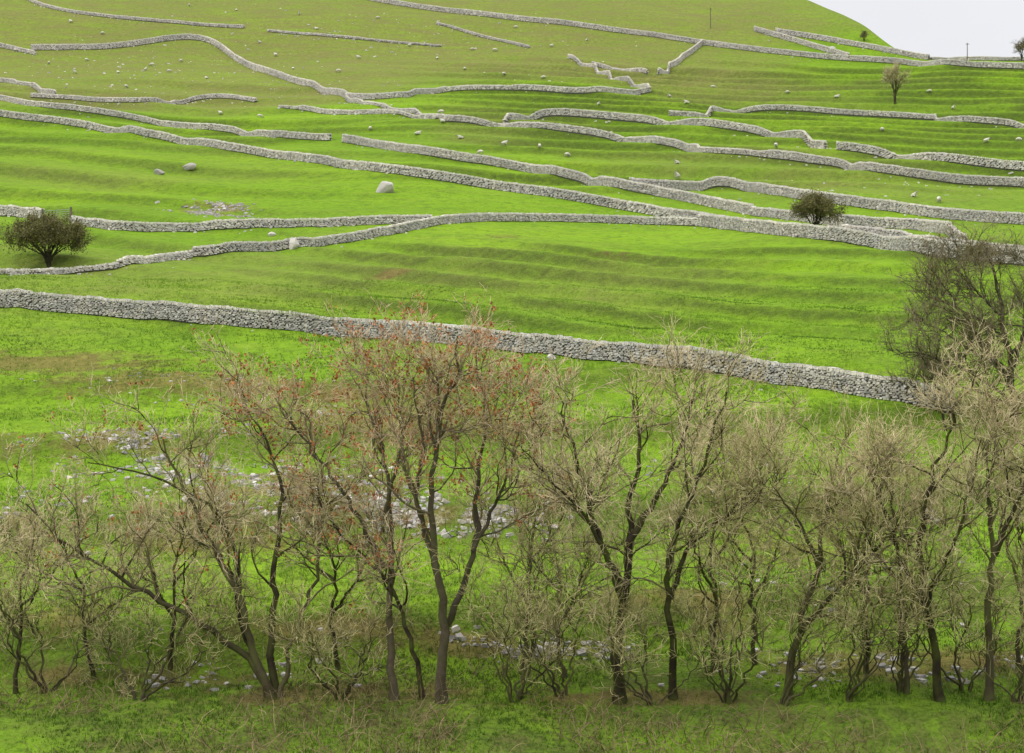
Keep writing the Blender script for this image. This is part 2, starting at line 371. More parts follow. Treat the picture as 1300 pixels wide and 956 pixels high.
LW = 'grey limestone dry stone wall crossing green pasture'
WALLS = [
 (dict(H=1.22, ruin=.03, tone0=.46, label='long pale-topped dry stone wall above the bare trees'),
  [(-40,387),(0,390),(110,399),(270,412),(400,423),(520,432),(600,440),(700,450),(800,461),(900,472),(1000,487),(1080,500),(1150,513),(1210,526)]),
 (dict(H=1.35, ruin=.02, tone0=.50, label='long straight sturdy grey stone wall running down the hillside'),
  [(-40,141),(0,149),(50,154),(150,169),(300,193),(430,212),(540,228),(650,243),(750,259),(830,273),(900,284),(925,289)]),
 (dict(H=1.4, ruin=.02, tone0=.52, label='tall grey stone wall continuing down to the bushes'),
  [(888,287),(940,293),(1000,300),(1060,306),(1100,312),(1150,320),(1200,328),(1330,340)]),
 (dict(H=.85, ruin=.08, tone0=.58, label='curving grey stone wall bending down the slope'),
  [(888,287),(800,284),(700,281),(600,281),(548,286),(510,295),(470,303),(430,309),(375,315),(300,321),(245,326)]),
 (dict(H=.6, ruin=.30, tone0=.72, label='low crumbling pale stone wall'),
  [(245,326),(205,331),(175,337),(150,340)]),
 (dict(H=.9, ruin=.16, tone0=.62, label='low uneven stone wall beside the metal gate'),
  [(548,284),(480,285),(400,288),(320,290),(240,293),(165,295),(120,289),(90,285)]),
 (dict(H=1.1, ruin=.10, tone0=.6, label='short stone wall ending at a gate'), [(54,279),(30,275),(-40,272)]),
 (dict(H=.42, ruin=.45, tone0=.55, label='remnant of a fallen stone wall beside a hawthorn'), [(-30,349),(10,348),(52,349),(100,345),(150,341)]),
 (dict(H=1.2, ruin=.06, tone0=.56, label=LW), [(-30,120),(0,126),(40,136),(90,140),(150,149),(230,163),(300,168),(345,176),(420,179)]),
 (dict(H=1.2, ruin=.04, tone0=.54, label=LW), [(436,181),(540,198),(640,213),(720,227),(800,243),(860,254),(930,268),(955,273)]),
 (dict(H=1.0, ruin=.1, tone0=.6, label=LW), [(955,273),(1000,279),(1040,284),(1070,289)]),
 (dict(H=1.2, ruin=.04, tone0=.55, label='grey stone wall with a pointed corner'), [(800,238),(830,241),(860,242),(888,242),(900,234),(910,232),(925,238),(960,244),(1040,257),(1120,267),(1200,278),(1330,288)]),
 (dict(H=1.2, ruin=.05, tone0=.56, label=LW), [(566,155),(640,160),(700,166),(760,173),(800,180),(835,184)]),
 (dict(H=1.2, ruin=.14, tone0=.56, label='gapped grey stone wall with fallen sections'), [(835,184),(885,194),(930,196),(1000,204),(1080,215),(1150,225),(1210,234),(1330,240)]),
 (dict(H=1.4, ruin=.04, tone0=.56, label=LW), [(640,160),(656,150),(668,143),(720,147),(800,154),(880,160),(940,167),(1000,174),(1038,180),(1048,189)]),
 (dict(H=1.4, ruin=.03, tone0=.56, label=LW), [(1063,191),(1120,198),(1200,208),(1330,221)]),
 (dict(H=1.1, ruin=.10, tone0=.56, label=LW), [(850,147),(885,151),(905,146),(925,139),(945,143),(1000,139),(1060,146),(1130,151),(1187,153)]),
 (dict(H=1.2, ruin=.05, tone0=.56, label=LW), [(1187,153),(1240,157),(1330,162)]),
 (dict(H=1.6, ruin=.05, tone0=.66, label='winding pale stone wall climbing over a knoll'),
  [(40,64),(100,63),(150,63),(190,56),(240,47),(270,52),(290,70),(310,84),(350,98),(400,113),(440,125)]),
 (dict(H=1.3, ruin=.08, tone0=.64, label='winding pale stone wall along a terrace'),
  [(440,125),(480,128),(520,124),(560,114),(620,115),(690,116),(740,121),(780,119),(826,118)]),
 (dict(H=1.3, ruin=.12, tone0=.6, label=LW), [(-30,54),(0,60),(45,70)]),
 (dict(H=.9, ruin=.12, tone0=.55, label='distant thin stone wall on rough moor grass'), [(20,-8),(60,12),(140,23),(200,29),(250,33),(310,36)]),
 (dict(H=1.5, ruin=.03, tone0=.6, label='long stone wall along the top of the pastures'),
  [(420,-8),(520,10),(600,20),(700,31),(800,43),(850,50),(892,57),(950,65),(1020,73),(1080,78),(1180,84),(1330,90)]),
 (dict(H=1.5, ruin=.05, tone0=.64, label='short pale stone wall running straight uphill'), [(892,57),(876,70),(858,82),(836,96)]),
 (dict(H=1.2, ruin=.06, tone0=.6, label='short stone wall running down a slope'), [(722,74),(824,117)]),
 (dict(H=1.1, ruin=.06, tone0=.6, label=LW), [(752,84),(822,95)]),
 (dict(H=1.2, ruin=.12, tone0=.6, label=LW), [(-30,102),(0,103),(40,110),(70,122)]),
 (dict(H=1.0, ruin=.2, tone0=.6, label='broken stone wall along a bank'), [(40,124),(100,127),(150,131),(190,132),(240,130),(275,122),(325,130)]),
 (dict(H=1.0, ruin=.2, tone0=.58, label='broken stone wall along a bank'), [(355,137),(400,142),(440,147),(480,144),(520,147),(566,155)]),
 (dict(H=1.0, ruin=.15, tone0=.58, label=LW), [(440,127),(470,135),(500,141),(555,152)]),
 (dict(H=1.5, ruin=.08, tone0=.6, label='stone wall descending below the summit'), [(958,40),(1000,52),(1050,66),(1078,75)]),
 (dict(H=1.5, ruin=.08, tone0=.6, label='stone wall descending to the skyline'), [(985,43),(1050,52),(1110,64),(1180,76)]),
 (dict(H=1.0, ruin=.1, tone0=.6, label='stone wall on the skyline'), [(1182,76),(1240,77),(1330,78)]),
 (dict(H=.6, ruin=.35, tone0=.5, label='thin ruined wall on rough grass'), [(340,41),(450,50),(560,60)]),
 (dict(H=.7, ruin=.3, tone0=.5, label='thin ruined wall on rough grass'), [(555,31),(610,47),(672,61)]),
 (dict(H=1.2, ruin=.08, tone0=.62, label='stone wall of a small sheepfold'), [(1060,287),(1130,289),(1180,293),(1206,298)]),
 (dict(H=1.0, ruin=.1, tone0=.62, label='stone wall of a small sheepfold'), [(1070,297),(1130,305),(1200,313),(1330,328)]),
 (dict(H=1.1, ruin=.1, tone0=.62, label='short stone wall closing a sheepfold'), [(1206,299),(1212,306),(1225,313)]),
]
for i, (kw, pts) in enumerate(WALLS):
    build_wall(pts, seed=i+1, **kw)

# ---------------------------------------------------------------- boulders and scree
def boulder(px, py, wpx, hpx, label, tone=.55):
    import bmesh
    p = gp(px, py); s = p[1]/F_PX; w = wpx*s/2; h = hpx*s
    bm = bmesh.new(); bmesh.ops.create_icosphere(bm, subdivisions=3, radius=1)
    dirs = R.normal(size=(16, 3)); dirs /= np.linalg.norm(dirs, axis=1, keepdims=True)
    cut = R.uniform(.5, .8, 16)
    for v in bm.verts:
        d = np.array(v.co); dt = dirs@d
        r = min([1.0]+[cut[i]/dt[i] for i in range(16) if dt[i] > .2])
        r *= 1+R.normal(0, .015)
        v.co = Vector((d[0]*r*w*1.25, d[1]*r*w*.8, (d[2]*r*.8+.30)*h))
    me = bpy.data.meshes.new('boulder'); bm.to_mesh(me); bm.free()
    a = me.attributes.new('tone', 'FLOAT', 'POINT'); a.data.foreach_set('value', np.full(len(me.vertices), tone, dtype=np.float32))
    me.materials.append(m_stone)
    o = add_obj('boulder', me, loc=p, label=label, category='boulder', group='boulders lying on the pasture')
    o.rotation_euler[2] = R.uniform(-.5, .5)
boulder(490, 245, 27, 18, 'large grey limestone boulder on green grass', .42)
boulder(241, 216, 19, 8, 'low flat grey boulder on green grass', .25)
boulder(203, 222, 15, 7, 'small grey boulder on green grass', .25)
boulder(373, 316, 15, 15, 'upright pale stone beside a low wall', .6)
boulder(345, 300, 10, 6, 'small pale stone near a low wall', .6)
boulder(1058, 66, 12, 8, 'small grey outcrop on the hilltop', .4)
boulder(700, 458, 12, 8, 'small stone at the foot of the wall', .6)
boulder(1180, 660, 26, 16, 'mossy grey boulder behind bare trees', .35)
boulder(240, 640, 20, 12, 'pale boulder on the rocky bank', .5)

def scree(name, label, regions, kind='stuff', t0=.5):
    Cs, Ts, Ns, Us, Ss, To = [], [], [], [], [], []
    for (px, py, rx, ry, m, s0, s1) in regions:
        c = gp(px, py); a_ = gp(px, py-ry); b_ = gp(px, py+ry)
        wx = rx/F_PX*c[1]; wy = max(.6, abs(a_[1]-b_[1])/2)
        x = c[0]+R.normal(0, .6, m)*wx; y = c[1]+R.normal(0, .6, m)*wy
        ok = fbm(x/1.5, y/1.5, 31, 2) > .47; x, y = x[ok], y[ok]; m = len(x)
        sz = s0+(s1-s0)*R.random(m)**3
        ang = R.uniform(0, 6.28, m)
        T2 = np.stack([np.cos(ang), np.sin(ang), R.normal(0, .3, m)], 1); T2 /= np.linalg.norm(T2, axis=1, keepdims=True)
        N2 = np.cross(T2, [0, 0, 1.]); N2 /= np.linalg.norm(N2, axis=1, keepdims=True); U2 = -np.cross(N2, T2)
        Cs.append(np.stack([x, y, height(x, y)+sz*.05], 1)); Ts.append(T2); Ns.append(N2); Us.append(U2)
        Ss.append(np.stack([sz*1.2, sz, sz*.6], 1)); To.append(np.clip(t0+R.normal(0, .2, m), 0, 1))
    C_, T_, N_, U_, S_, TT = [np.concatenate(a) for a in (Cs, Ts, Ns, Us, Ss, To)]
    v, f = boxes(C_, T_, N_, U_, S_, .45)
    me = mesh_np(name, v, f, attrs={'tone': np.repeat(TT, 8)}, mats=[m_stone])
    add_obj(name, me, kind=kind, label=label, category='stones')
scree('limestone_scree', 'pale broken limestone scattered on the grassy bank',
      [(150,562,120,16,420,.04,.18),(240,590,140,18,700,.04,.20),(350,612,140,18,750,.04,.20),(460,640,140,20,750,.04,.20),(560,662,120,20,600,.04,.20),
       (200,482,200,16,300,.03,.12),(480,525,140,16,260,.03,.12),(640,828,150,12,300,.04,.20),(1140,850,190,16,260,.04,.20),
       (275,270,42,6,480,.1,.3),(300,860,140,16,120,.05,.18),(900,600,160,30,140,.04,.16),(1100,740,150,30,120,.05,.2),
       (80,620,80,30,160,.04,.18),(0,640,40,20,60,.04,.18)], t0=.36)
scree('hillside_stones', 'pale stones dotted over rough upper pasture',
      [(150,85,160,20,190,.12,.36),(480,45,300,28,190,.12,.36),(250,110,200,18,120,.1,.3),(700,100,200,25,80,.1,.3),(1080,240,180,20,60,.1,.25)], t0=.7)

# ---------------------------------------------------------------- trees
def nrmz(v): return v/np.maximum(np.linalg.norm(v, axis=-1, keepdims=True), 1e-9)
def tubes(P, Rr, k, tone):
    B, n_, _ = P.shape
    T = np.gradient(P, axis=1); T = nrmz(T)
    ref = np.zeros((B, 1, 3)); vert = np.abs(T[:, :1, 2]) > .8
    ref[..., 2] = ~vert; ref[..., 0] = vert
    Uv = nrmz(np.cross(T, np.broadcast_to(ref, T.shape))); Vv = np.cross(T, Uv)
    a = np.arange(k)*2*np.pi/k
    ring = P[:, :, None]+Rr[:, :, None, None]*(np.cos(a)[:, None]*Uv[:, :, None]+np.sin(a)[:, None]*Vv[:, :, None])
    v = ring.reshape(-1, 3)
    b = (np.arange(B)[:, None, None]*n_+np.arange(n_-1)[None, :, None])*k
    j = np.arange(k)[None, None]
    f = np.stack([b+j, b+(j+1) % k, b+k+(j+1) % k, b+k+j], -1).reshape(-1, 4)
    return v, f, np.repeat(tone.reshape(-1), k)
def join(parts):
    vs, fs, ts = [], [], []; o = 0
    for v, f, t in parts:
        vs.append(v); fs.append(f+o); ts.append(t); o += len(v)
    return np.concatenate(vs), np.concatenate(fs), np.concatenate(ts)
def grow(S, Dr, L, n_, wig, up):
    B = len(S); P = np.zeros((B, n_, 3)); P[:, 0] = S; d = Dr.copy()
    for i in range(1, n_):
        d = nrmz(d+R.normal(0, wig, (B, 3))+np.array([0, 0, up]))
        P[:, i] = P[:, i-1]+d*(L/(n_-1))[:, None]
    return P
def children(P, m, t0, t1, ang0, ang1, upb=.2):
    B, n_, _ = P.shape
    t = R.uniform(t0, t1, (B, m)).ravel(); bi = np.repeat(np.arange(B), m)
    fi = t*(n_-1); i0 = np.minimum(fi.astype(int), n_-2); fr = (fi-i0)[:, None]
    S = P[bi, i0]*(1-fr)+P[bi, i0+1]*fr
    T = nrmz(P[bi, i0+1]-P[bi, i0])
    rv = R.normal(size=T.shape); side = nrmz(rv-(rv*T).sum(1, keepdims=True)*T)
    an = R.uniform(ang0, ang1, len(t))[:, None]
    Dr = nrmz(T*np.cos(an)+side*np.sin(an)+np.array([0, 0, upb]))
    return S, Dr, t, bi
def spline(pts, n_):
    pts = np.asarray(pts, float); s = np.concatenate([[0], np.cumsum(np.linalg.norm(np.diff(pts, axis=0), axis=1))]); s /= s[-1]
    t = np.linspace(0, 1, n_); q = np.stack([np.interp(t, s, pts[:, k]) for k in range(3)], 1)
    q[1:-1] = q[1:-1]*.6+(q[:-2]+q[2:])*.2
    return q

def make_tree(base, stems, r0s, sc=1.0, nl=(12, 6, 5, 2), Ls=(3.3, 1.7, .9, .45), bark=None, tipt=.95, up=.07,
              seeds=0, leaves=0, leafmat=None, leafsz=.09, leafr=.25, name='bare_tree', label='', group=None, category='tree', t0=.34, twr=1.0, tone_mid=.24, crook=.05, seedr=.1):
    org = np.array(base)
    n0 = 22
    P0 = []; R0 = []
    for st, r in zip(stems, r0s):
        q = spline(st, n0); H_ = np.linalg.norm(q[-1]-q[0])
        wv = R.normal(0, crook*min(1.2, H_/8), (n0-1, 3)); wv[:, 2] *= .4
        q[1:] += wv*.9; q[1:] += np.cumsum(wv, axis=0)*.45
        P0.append(q); R0.append(r*(1-.82*np.linspace(0, 1, n0)**.8))
        if np.linalg.norm(q[0]-org) < .6: R0[-1][0] *= 1.5; q[0, 2] -= .3
    P0 = np.array(P0); R0 = np.array(R0)
    S, Dr, t, bi = children(P0, nl[0], t0, 1, .5, 1.2, .08)
    L = Ls[0]*sc*R.uniform(.45, 1.25, len(t))*(1.25-.6*t)
    P1 = grow(S, Dr, L, 10, .21, up)
    r1 = np.minimum(R0[bi, np.minimum((t*(n0-1)).astype(int), n0-1)]*.62, .055*sc*R.uniform(.6, 1.2, len(t)))
    R1 = r1[:, None]*(1-.75*np.linspace(0, 1, 10))[None]
    S, Dr, t, bi = children(P1, nl[1], .2, 1, .45, 1.1, .05)
    P2 = grow(S, Dr, Ls[1]*sc*R.uniform(.4, 1.2, len(t)), 6, .22, up)
    R2 = np.full(len(t), .017*sc*twr)[:, None]*(1-.6*np.linspace(0, 1, 6))[None]
    S, Dr, t, bi = children(P2, nl[2], .2, 1, .4, 1.05, .04)
    P3 = grow(S, Dr, Ls[2]*sc*R.uniform(.4, 1.2, len(t)), 5, .2, up)
    R3 = np.full(len(t), .0092*sc*twr)[:, None]*(1-.4*np.linspace(0, 1, 5))[None]
    S, Dr, t, bi = children(P3, nl[3], .25, 1, .4, 1.0, .04)
    P4 = grow(S, Dr, Ls[3]*sc*R.uniform(.5, 1.2, len(t)), 3, .2, up)
    R4 = np.full(len(t), .0070*sc*twr)[:, None]*(1-.3*np.linspace(0, 1, 3))[None]
    def tn(B, n_, a, b): return np.clip(np.linspace(a, b, n_)[None]+R.normal(0, .15, (B, 1)), 0, 1)
    tr = join([tubes(P0, R0, 8, tn(len(P0), n0, 0, .03)*.3), tubes(P1, R1, 5, tn(len(P1), 10, 0, tone_mid*.7))])
    cr = join([tubes(P2, R2, 4, tn(len(P2), 6, tone_mid*.5, tone_mid*1.6)), tubes(P3, R3, 3, tn(len(P3), 5, tone_mid*1.4, tipt)), tubes(P4, R4, 3, tn(len(P4), 3, tipt*.9, tipt))])
    e = bpy.data.objects.new(name, None); e.location = org; e.empty_display_size = .5; COL.objects.link(e)
    e['label'] = label; e['category'] = category
    if group: e['group'] = group
    bark = bark or m_bark
    add_obj('trunk', mesh_np('trunk', tr[0]-org, tr[1], True, {'tone': tr[2]}, [bark]), parent=e)
    add_obj('crown', mesh_np('crown', cr[0]-org, cr[1], False, {'tone': cr[2]}, [bark]), parent=e)
    def quads(C, sz, droop=0.):
        m = len(C); a = nrmz(R.normal(size=(m, 3))+np.array([0, 0, -droop])); b = nrmz(np.cross(a, R.normal(size=(m, 3))))
        s = (sz*R.uniform(.5, 1.3, m))[:, None]
        v = np.stack([C-a*s*.1, C+b*s*.35+a*s*.5, C+a*s, C-b*s*.35+a*s*.5], 1).reshape(-1, 3)
        return v, np.arange(m*4).reshape(-1, 4)
    if seeds:
        c = R.choice(len(P3), min(len(P3), seeds//6)); C = P3[np.repeat(c, 6), 4]+R.normal(0, seedr*.8, (len(c)*6, 3))
        v, f = quads(C, .11, 1.5)
        add_obj('seed_foliage', mesh_np('seed_foliage', v-org, f, False, {'tone': np.repeat(R.random(len(C)), 4)}, [m_seed]), parent=e)
    if leaves:
        c = R.integers(0, len(P3), leaves); C = P3[c, R.integers(1, 5, leaves)]+R.normal(0, leafr, (leaves, 3))
        v, f = quads(C, leafsz)
        add_obj('foliage', mesh_np('foliage', v-org, f, False, {'tone': np.repeat(R.random(len(C)), 4)}, [leafmat]), parent=e)
    return e

def traced(base_px, stems_px, depth_spread=2.2):
    b = gp(*base_px); D = b[1]; out = []
    for st in stems_px:
        pts = []; drift = R.uniform(-1, 1)*depth_spread
        n_ = len(st)
        for i, (px, py) in enumerate(st):
            y = D+drift*(i/(n_-1))
            pts.append(((px-650)/F_PX*y, y, (478-py)/F_PX*y))
        out.append(pts)
    return b, out
GT = 'bare trees standing below the hillside'
TREES = [
 ((346,888), [[(346,888),(325,840),(270,800),(215,770),(150,730),(85,690),(40,640)],
              [(346,888),(318,830),(303,760),(270,700),(235,620),(205,560)],
              [(348,888),(346,780),(345,700),(352,620),(335,560),(305,510)],
              [(348,888),(300,790),(302,700),(260,640),(180,600),(110,590)],
              [(352,888),(375,800),(400,720),(390,640),(400,570)]], [.16,.18,.17,.13,.11], dict(seeds=1500, bark=m_bark, label='many-stemmed bare tree leaning over rough grass')),
 ((500,890), [[(500,890),(492,800),(488,720),(490,640),(482,580),(460,520),(445,470)],
              [(489,720),(450,650),(410,590),(380,550),(350,505)],
              [(488,660),(502,600),(512,550),(505,490)]], [.17,.12,.10], dict(seeds=3000, bark=m_barkpale, label='slender bare tree with red-brown seed clusters')),
 ((538,888), [[(538,888),(520,800),(500,740),(460,700),(420,650),(400,600)]], [.11], dict(seeds=600, bark=m_bark, label='thin leaning bare tree beside a pale trunk')),
 ((562,892), [[(562,892),(565,780),(555,700),(545,620),(560,540),(575,480),(585,430)],
              [(563,800),(577,760),(600,700),(605,600),(612,530),(600,455)],
              [(555,720),(530,640),(540,560),(528,480)],
              [(600,700),(640,620),(655,560),(665,515)]], [.21,.14,.12,.09], dict(seeds=3400, bark=m_barkpale, label='tall pale-trunked bare tree with rusty seed clusters')),
 ((787,892), [[(787,892),(787,790),(797,700),(800,630),(812,570),(800,510)],
              [(790,760),(760,680),(740,610),(720,550),(705,500)],
              [(797,690),(840,620),(870,560),(880,505)],
              [(790,740),(745,650),(700,600),(665,565)]], [.23,.14,.14,.10], dict(label='dark-trunked spreading bare tree with pale twigs')),
 ((855,890), [[(855,890),(850,780),(855,690),(885,620),(910,560),(930,495)],
              [(852,760),(872,700),(940,640),(985,590)]], [.16,.11], dict(label='mossy bare tree with upswept pale twigs')),
 ((1000,890), [[(1000,890),(1015,800),(1040,720),(1050,650),(1060,600),(1055,560)],
              [(1015,800),(1060,750),(1110,700),(1150,650)],
              [(1040,720),(1012,660),(975,610)]], [.18,.12,.10], dict(bark=m_hazel, label='leaning mossy bare tree with fine twigs')),
 ((1195,890), [[(1195,890),(1180,780),(1165,700),(1175,620),(1200,550),(1212,500)],
              [(1180,780),(1140,700),(1120,640),(1100,600)],
              [(1180,760),(1215,690),(1240,610),(1250,560)]], [.18,.12,.10], dict(label='crooked bare tree with dark bark')),
 ((1255,890), [[(1255,890),(1252,790),(1262,700),(1250,620),(1270,550),(1262,500)],
              [(1262,700),(1300,620),(1330,540)]], [.18,.12], dict(label='upright bare tree with dense pale crown')),
]
for bp, st, rr, kw in TREES:
    b, s3 = traced(bp, st)
    make_tree(b, s3, rr, group=GT, **kw)
LS = 'slim crooked bare tree with pale twigs'
for (px, py, top, ln) in [(120,862,640,-50),(215,850,630,20),(430,850,620,-30),(665,850,580,25),(715,862,640,-20),(905,855,560,20),
                          (960,845,580,-25),(1100,855,570,30),(1290,850,520,15),(20,880,660,25),(1150,880,600,-25)]:
    h = py-top
    s1 = [(px,py),(px+ln*.3,py-h*.3),(px+ln*.2,py-h*.55),(px+ln*.8,py-h*.8),(px+ln,top)]
    s2 = [(px+ln*.28,py-h*.3),(px-ln*.9,py-h*.5),(px-ln*1.6,py-h*.75)]
    s3_ = [(px+ln*.22,py-h*.5),(px+ln*1.7,py-h*.65),(px+ln*2.4,py-h*.85)]
    b, s3 = traced((px, py), [s1, s2, s3_])
    make_tree(b, s3, [.10, .07, .06], group=GT, label=LS, bark=m_hazel if R.random() < .5 else m_bark, nl=(8, 5, 5, 2), Ls=(2.4, 1.4, .8, .4), t0=.28)

def shrub(px, py, hpx, wpx, nst, label, bark=None, **kw):
    b = gp(px, py); s = b[1]/F_PX; H = hpx*s; Wd = wpx*s/2; st = []
    for i in range(nst):
        a = R.uniform(0, 6.28); q = R.uniform(.3, 1.1); tx = math.cos(a)*Wd*q; ty = math.sin(a)*Wd*q*.8; hz = H*R.uniform(.55, 1)
        st.append([(b[0]+.1*math.cos(a), b[1]+.1*math.sin(a), b[2]), (b[0]+tx*.5+R.normal(0, .2), b[1]+ty*.5, b[2]+hz*.35), (b[0]+tx*.7+R.normal(0, .3), b[1]+ty*.75, b[2]+hz*.7), (b[0]+tx, b[1]+ty, b[2]+hz)])
    return make_tree(b, st, [R.uniform(.035, .065) for _ in st], bark=bark or m_hazel, label=label, name=kw.pop('name', 'bare_shrub'), category=kw.pop('category', 'shrub'), crook=.09, **kw)
GS = 'leafless shrubs beneath the bare trees'
for (px, py, h, w, ns) in [(175,893,190,280,7),(60,880,170,220,5),(655,893,210,200,7),(715,885,170,180,5),(925,893,250,220,8),
                           (1075,893,230,210,7),(1140,880,190,180,6),(1290,893,290,200,7),(1225,880,180,180,5),(430,888,140,200,5),(830,895,140,180,5),(990,895,160,180,5)]:
    shrub(px, py, h, w, ns, 'tangled many-stemmed leafless shrub with mossy stems', group=GS, nl=(6, 4, 4, 1), Ls=(1.8, 1.1, .65, .35), t0=.25, tone_mid=.26)

# dark trees on the bank by the wall end
b, s3 = traced((1290, 545), [[(1290,545),(1285,500),(1282,450),(1270,400),(1262,350),(1250,315)],
                             [(1285,490),(1250,440),(1225,400),(1205,365),(1185,340)],
                             [(1286,510),(1240,475),(1195,455),(1160,445),(1135,450)],
                             [(1284,470),(1300,420),(1310,360),(1300,320)],
                             [(1285,480),(1240,450),(1195,420),(1160,405)],
                             [(1283,450),(1320,400),(1350,350),(1370,330)],
                             [(1287,510),(1330,470),(1370,430),(1400,420)],
                             [(1286,515),(1235,495),(1190,485),(1150,490)],
                             [(1270,400),(1240,370),(1225,345),(1215,325)],
                             [(1280,430),(1235,400),(1200,385),(1175,375)]], 3.0)
make_tree(b, s3, [.26,.14,.11,.14,.11,.12,.12,.10,.08,.08], bark=m_darktree, label='broad dark bare tree with fine branches beside the wall end', group='dark trees at the end of the wall',
          leaves=2200, leafmat=m_ivy, leafsz=.10, leafr=.15, Ls=(2.6, 1.6, .9, .5), tipt=.9, twr=1.15, nl=(14, 6, 5, 2), t0=.2)
b, s3 = traced((1200, 548), [[(1200,548),(1195,510),(1180,470),(1160,440)],[(1196,515),(1215,480),(1225,450)],[(1197,520),(1170,500),(1145,480)]], 1.5)
make_tree(b, s3, [.09,.06,.05], bark=m_darktree, label='small dark bare tree at the wall end', group='dark trees at the end of the wall',
          Ls=(1.7, 1.0, .6, .3), tipt=.9, nl=(10, 5, 5, 1))

def hawthorn(px, py, hpx, wpx, nst, label, leaves, sz, mat, bark=None, name='hawthorn_tree', category='tree', trunkf=.22, lf=.3, dome=.62, twr=1.2, **kw):
    b = gp(px, py); s = b[1]/F_PX; H = hpx*s; Wd = wpx*s/2; st = []
    for i in range(nst):
        a = 2.4*i; q = math.sqrt((i+.5)/nst)*.88; tx = math.cos(a)*Wd*q; ty = math.sin(a)*Wd*q; hz = H*(.9-dome*q**2.5)
        st.append([(b[0], b[1], b[2]), (b[0]+tx*.12, b[1]+ty*.12, b[2]+min(H*trunkf, hz*.6)), (b[0]+tx*.6, b[1]+ty*.6, b[2]+H*trunkf+(hz-H*trunkf)*.8), (b[0]+tx, b[1]+ty, b[2]+hz)])
    sc = H/4.4
    kw.setdefault('nl', (8, 5, 4, 1))
    return make_tree(b, st, [.15*sc]+[.08*sc]*(nst-1), sc=sc, bark=bark or m_darktree, label=label, name=name, category=category, leaves=leaves, leafmat=mat, leafsz=sz, leafr=lf,
                     Ls=(1.1, .7, .45, .3), tipt=.8, twr=twr, t0=.5, **kw)
hawthorn(62, 339, 62, 126, 26, 'low wide dark hawthorn tree beside a low wall', 19000, .15, m_haw, lf=.2, dome=.58, trunkf=.24)
hawthorn(1035, 293, 46, 66, 14, 'dense brown bush beside a stone wall', 9000, .16, m_haw, name='bush', category='bush', trunkf=.08, lf=.24, dome=.6)
hawthorn(1136, 132, 50, 42, 9, 'small lone bare tree on the open hillside', 0, .2, m_haw, name='bare_tree', trunkf=.28, bark=m_bark, nl=(7, 4, 3, 1), twr=1.2, dome=.4)
hawthorn(1097, 53, 13, 12, 8, 'small dark bush on the hill crest', 500, .2, m_haw, name='bush', category='bush', trunkf=.05, lf=.2)
hawthorn(1297, 78, 28, 26, 8, 'small dark bare tree on the skyline', 300, .2, m_haw, name='bare_tree', trunkf=.2)
hawthorn(1240, 338, 28, 60, 10, 'low brown bush by the wall', 2500, .13, m_haw, name='bush', category='bush', trunkf=.05)

# ---------------------------------------------------------------- grass tufts
m = 150000
ty = 50+(140-50)*R.random(m)**1.1; tx = R.uniform(-1, 1, m)*(.34*ty+3)
keep = fbm(tx/3, ty/3, 101, 3)+R.normal(0, .12, m) > .42
tx, ty = tx[keep], ty[keep]; m = len(tx); tz = height(tx, ty)
nb = 4
C = np.repeat(np.stack([tx, ty, tz], 1), nb, 0)+np.concatenate([R.normal(0, .05, (m*nb, 2)), np.zeros((m*nb, 1))], 1)
hh = np.repeat(R.uniform(.05, .18, m)*(.5+1.1*fbm(tx/5, ty/5, 103, 2)), nb)*R.uniform(.6, 1.2, m*nb)
an = R.uniform(0, 6.28, m*nb); wv = np.stack([np.cos(an), np.sin(an), 0*an], 1)*.016
lean = R.normal(0, .45, (m*nb, 3)); lean[:, 2] = 1
tip = C+lean*hh[:, None]
vv = np.stack([C-wv-[0, 0, .02], C+wv-[0, 0, .02], tip], 1).reshape(-1, 3)
tn = np.clip(np.repeat(fbm(tx/7, ty/7, 107, 3)-.35*(1-sst(60, 80, ty)), nb)*1.4-.22+R.normal(0, .2, m*nb), 0, 1)
add_obj('grass', mesh_np('grass', vv, np.arange(len(vv)).reshape(-1, 3), False, {'tone': np.repeat(tn, 3)}, [m_blade]), kind='stuff', label='rough green grass tufts on the lower slope', category='grass')
# undergrowth: brambles and dead stems
m = 12000
uy = 49+R.random(m)**1.4*20; ux = R.uniform(-1, 1, m)*(.34*uy+3)
keep = fbm(ux/4, uy/4, 131, 2) > .43+.012*(uy-49); ux, uy = ux[keep], uy[keep]; m = len(ux)
S = np.stack([ux, uy, height(ux, uy)-.03], 1); a = R.uniform(0, 6.28, m)
Dr = nrmz(np.stack([np.cos(a)*.6, np.sin(a)*.6, np.ones(m)], 1))
P = grow(S, Dr, R.uniform(.4, 1.6, m), 7, .25, -.10)
v, f, t = tubes(P, np.full((m, 7), .009), 3, np.clip(np.full((m, 7), .42)+R.normal(0, .28, (m, 1)), 0, 1))
add_obj('undergrowth', mesh_np('undergrowth', v, f, False, {'tone': t}, [m_litter]), kind='stuff', label='brown tangled brambles and dead stems under the trees', category='undergrowth')

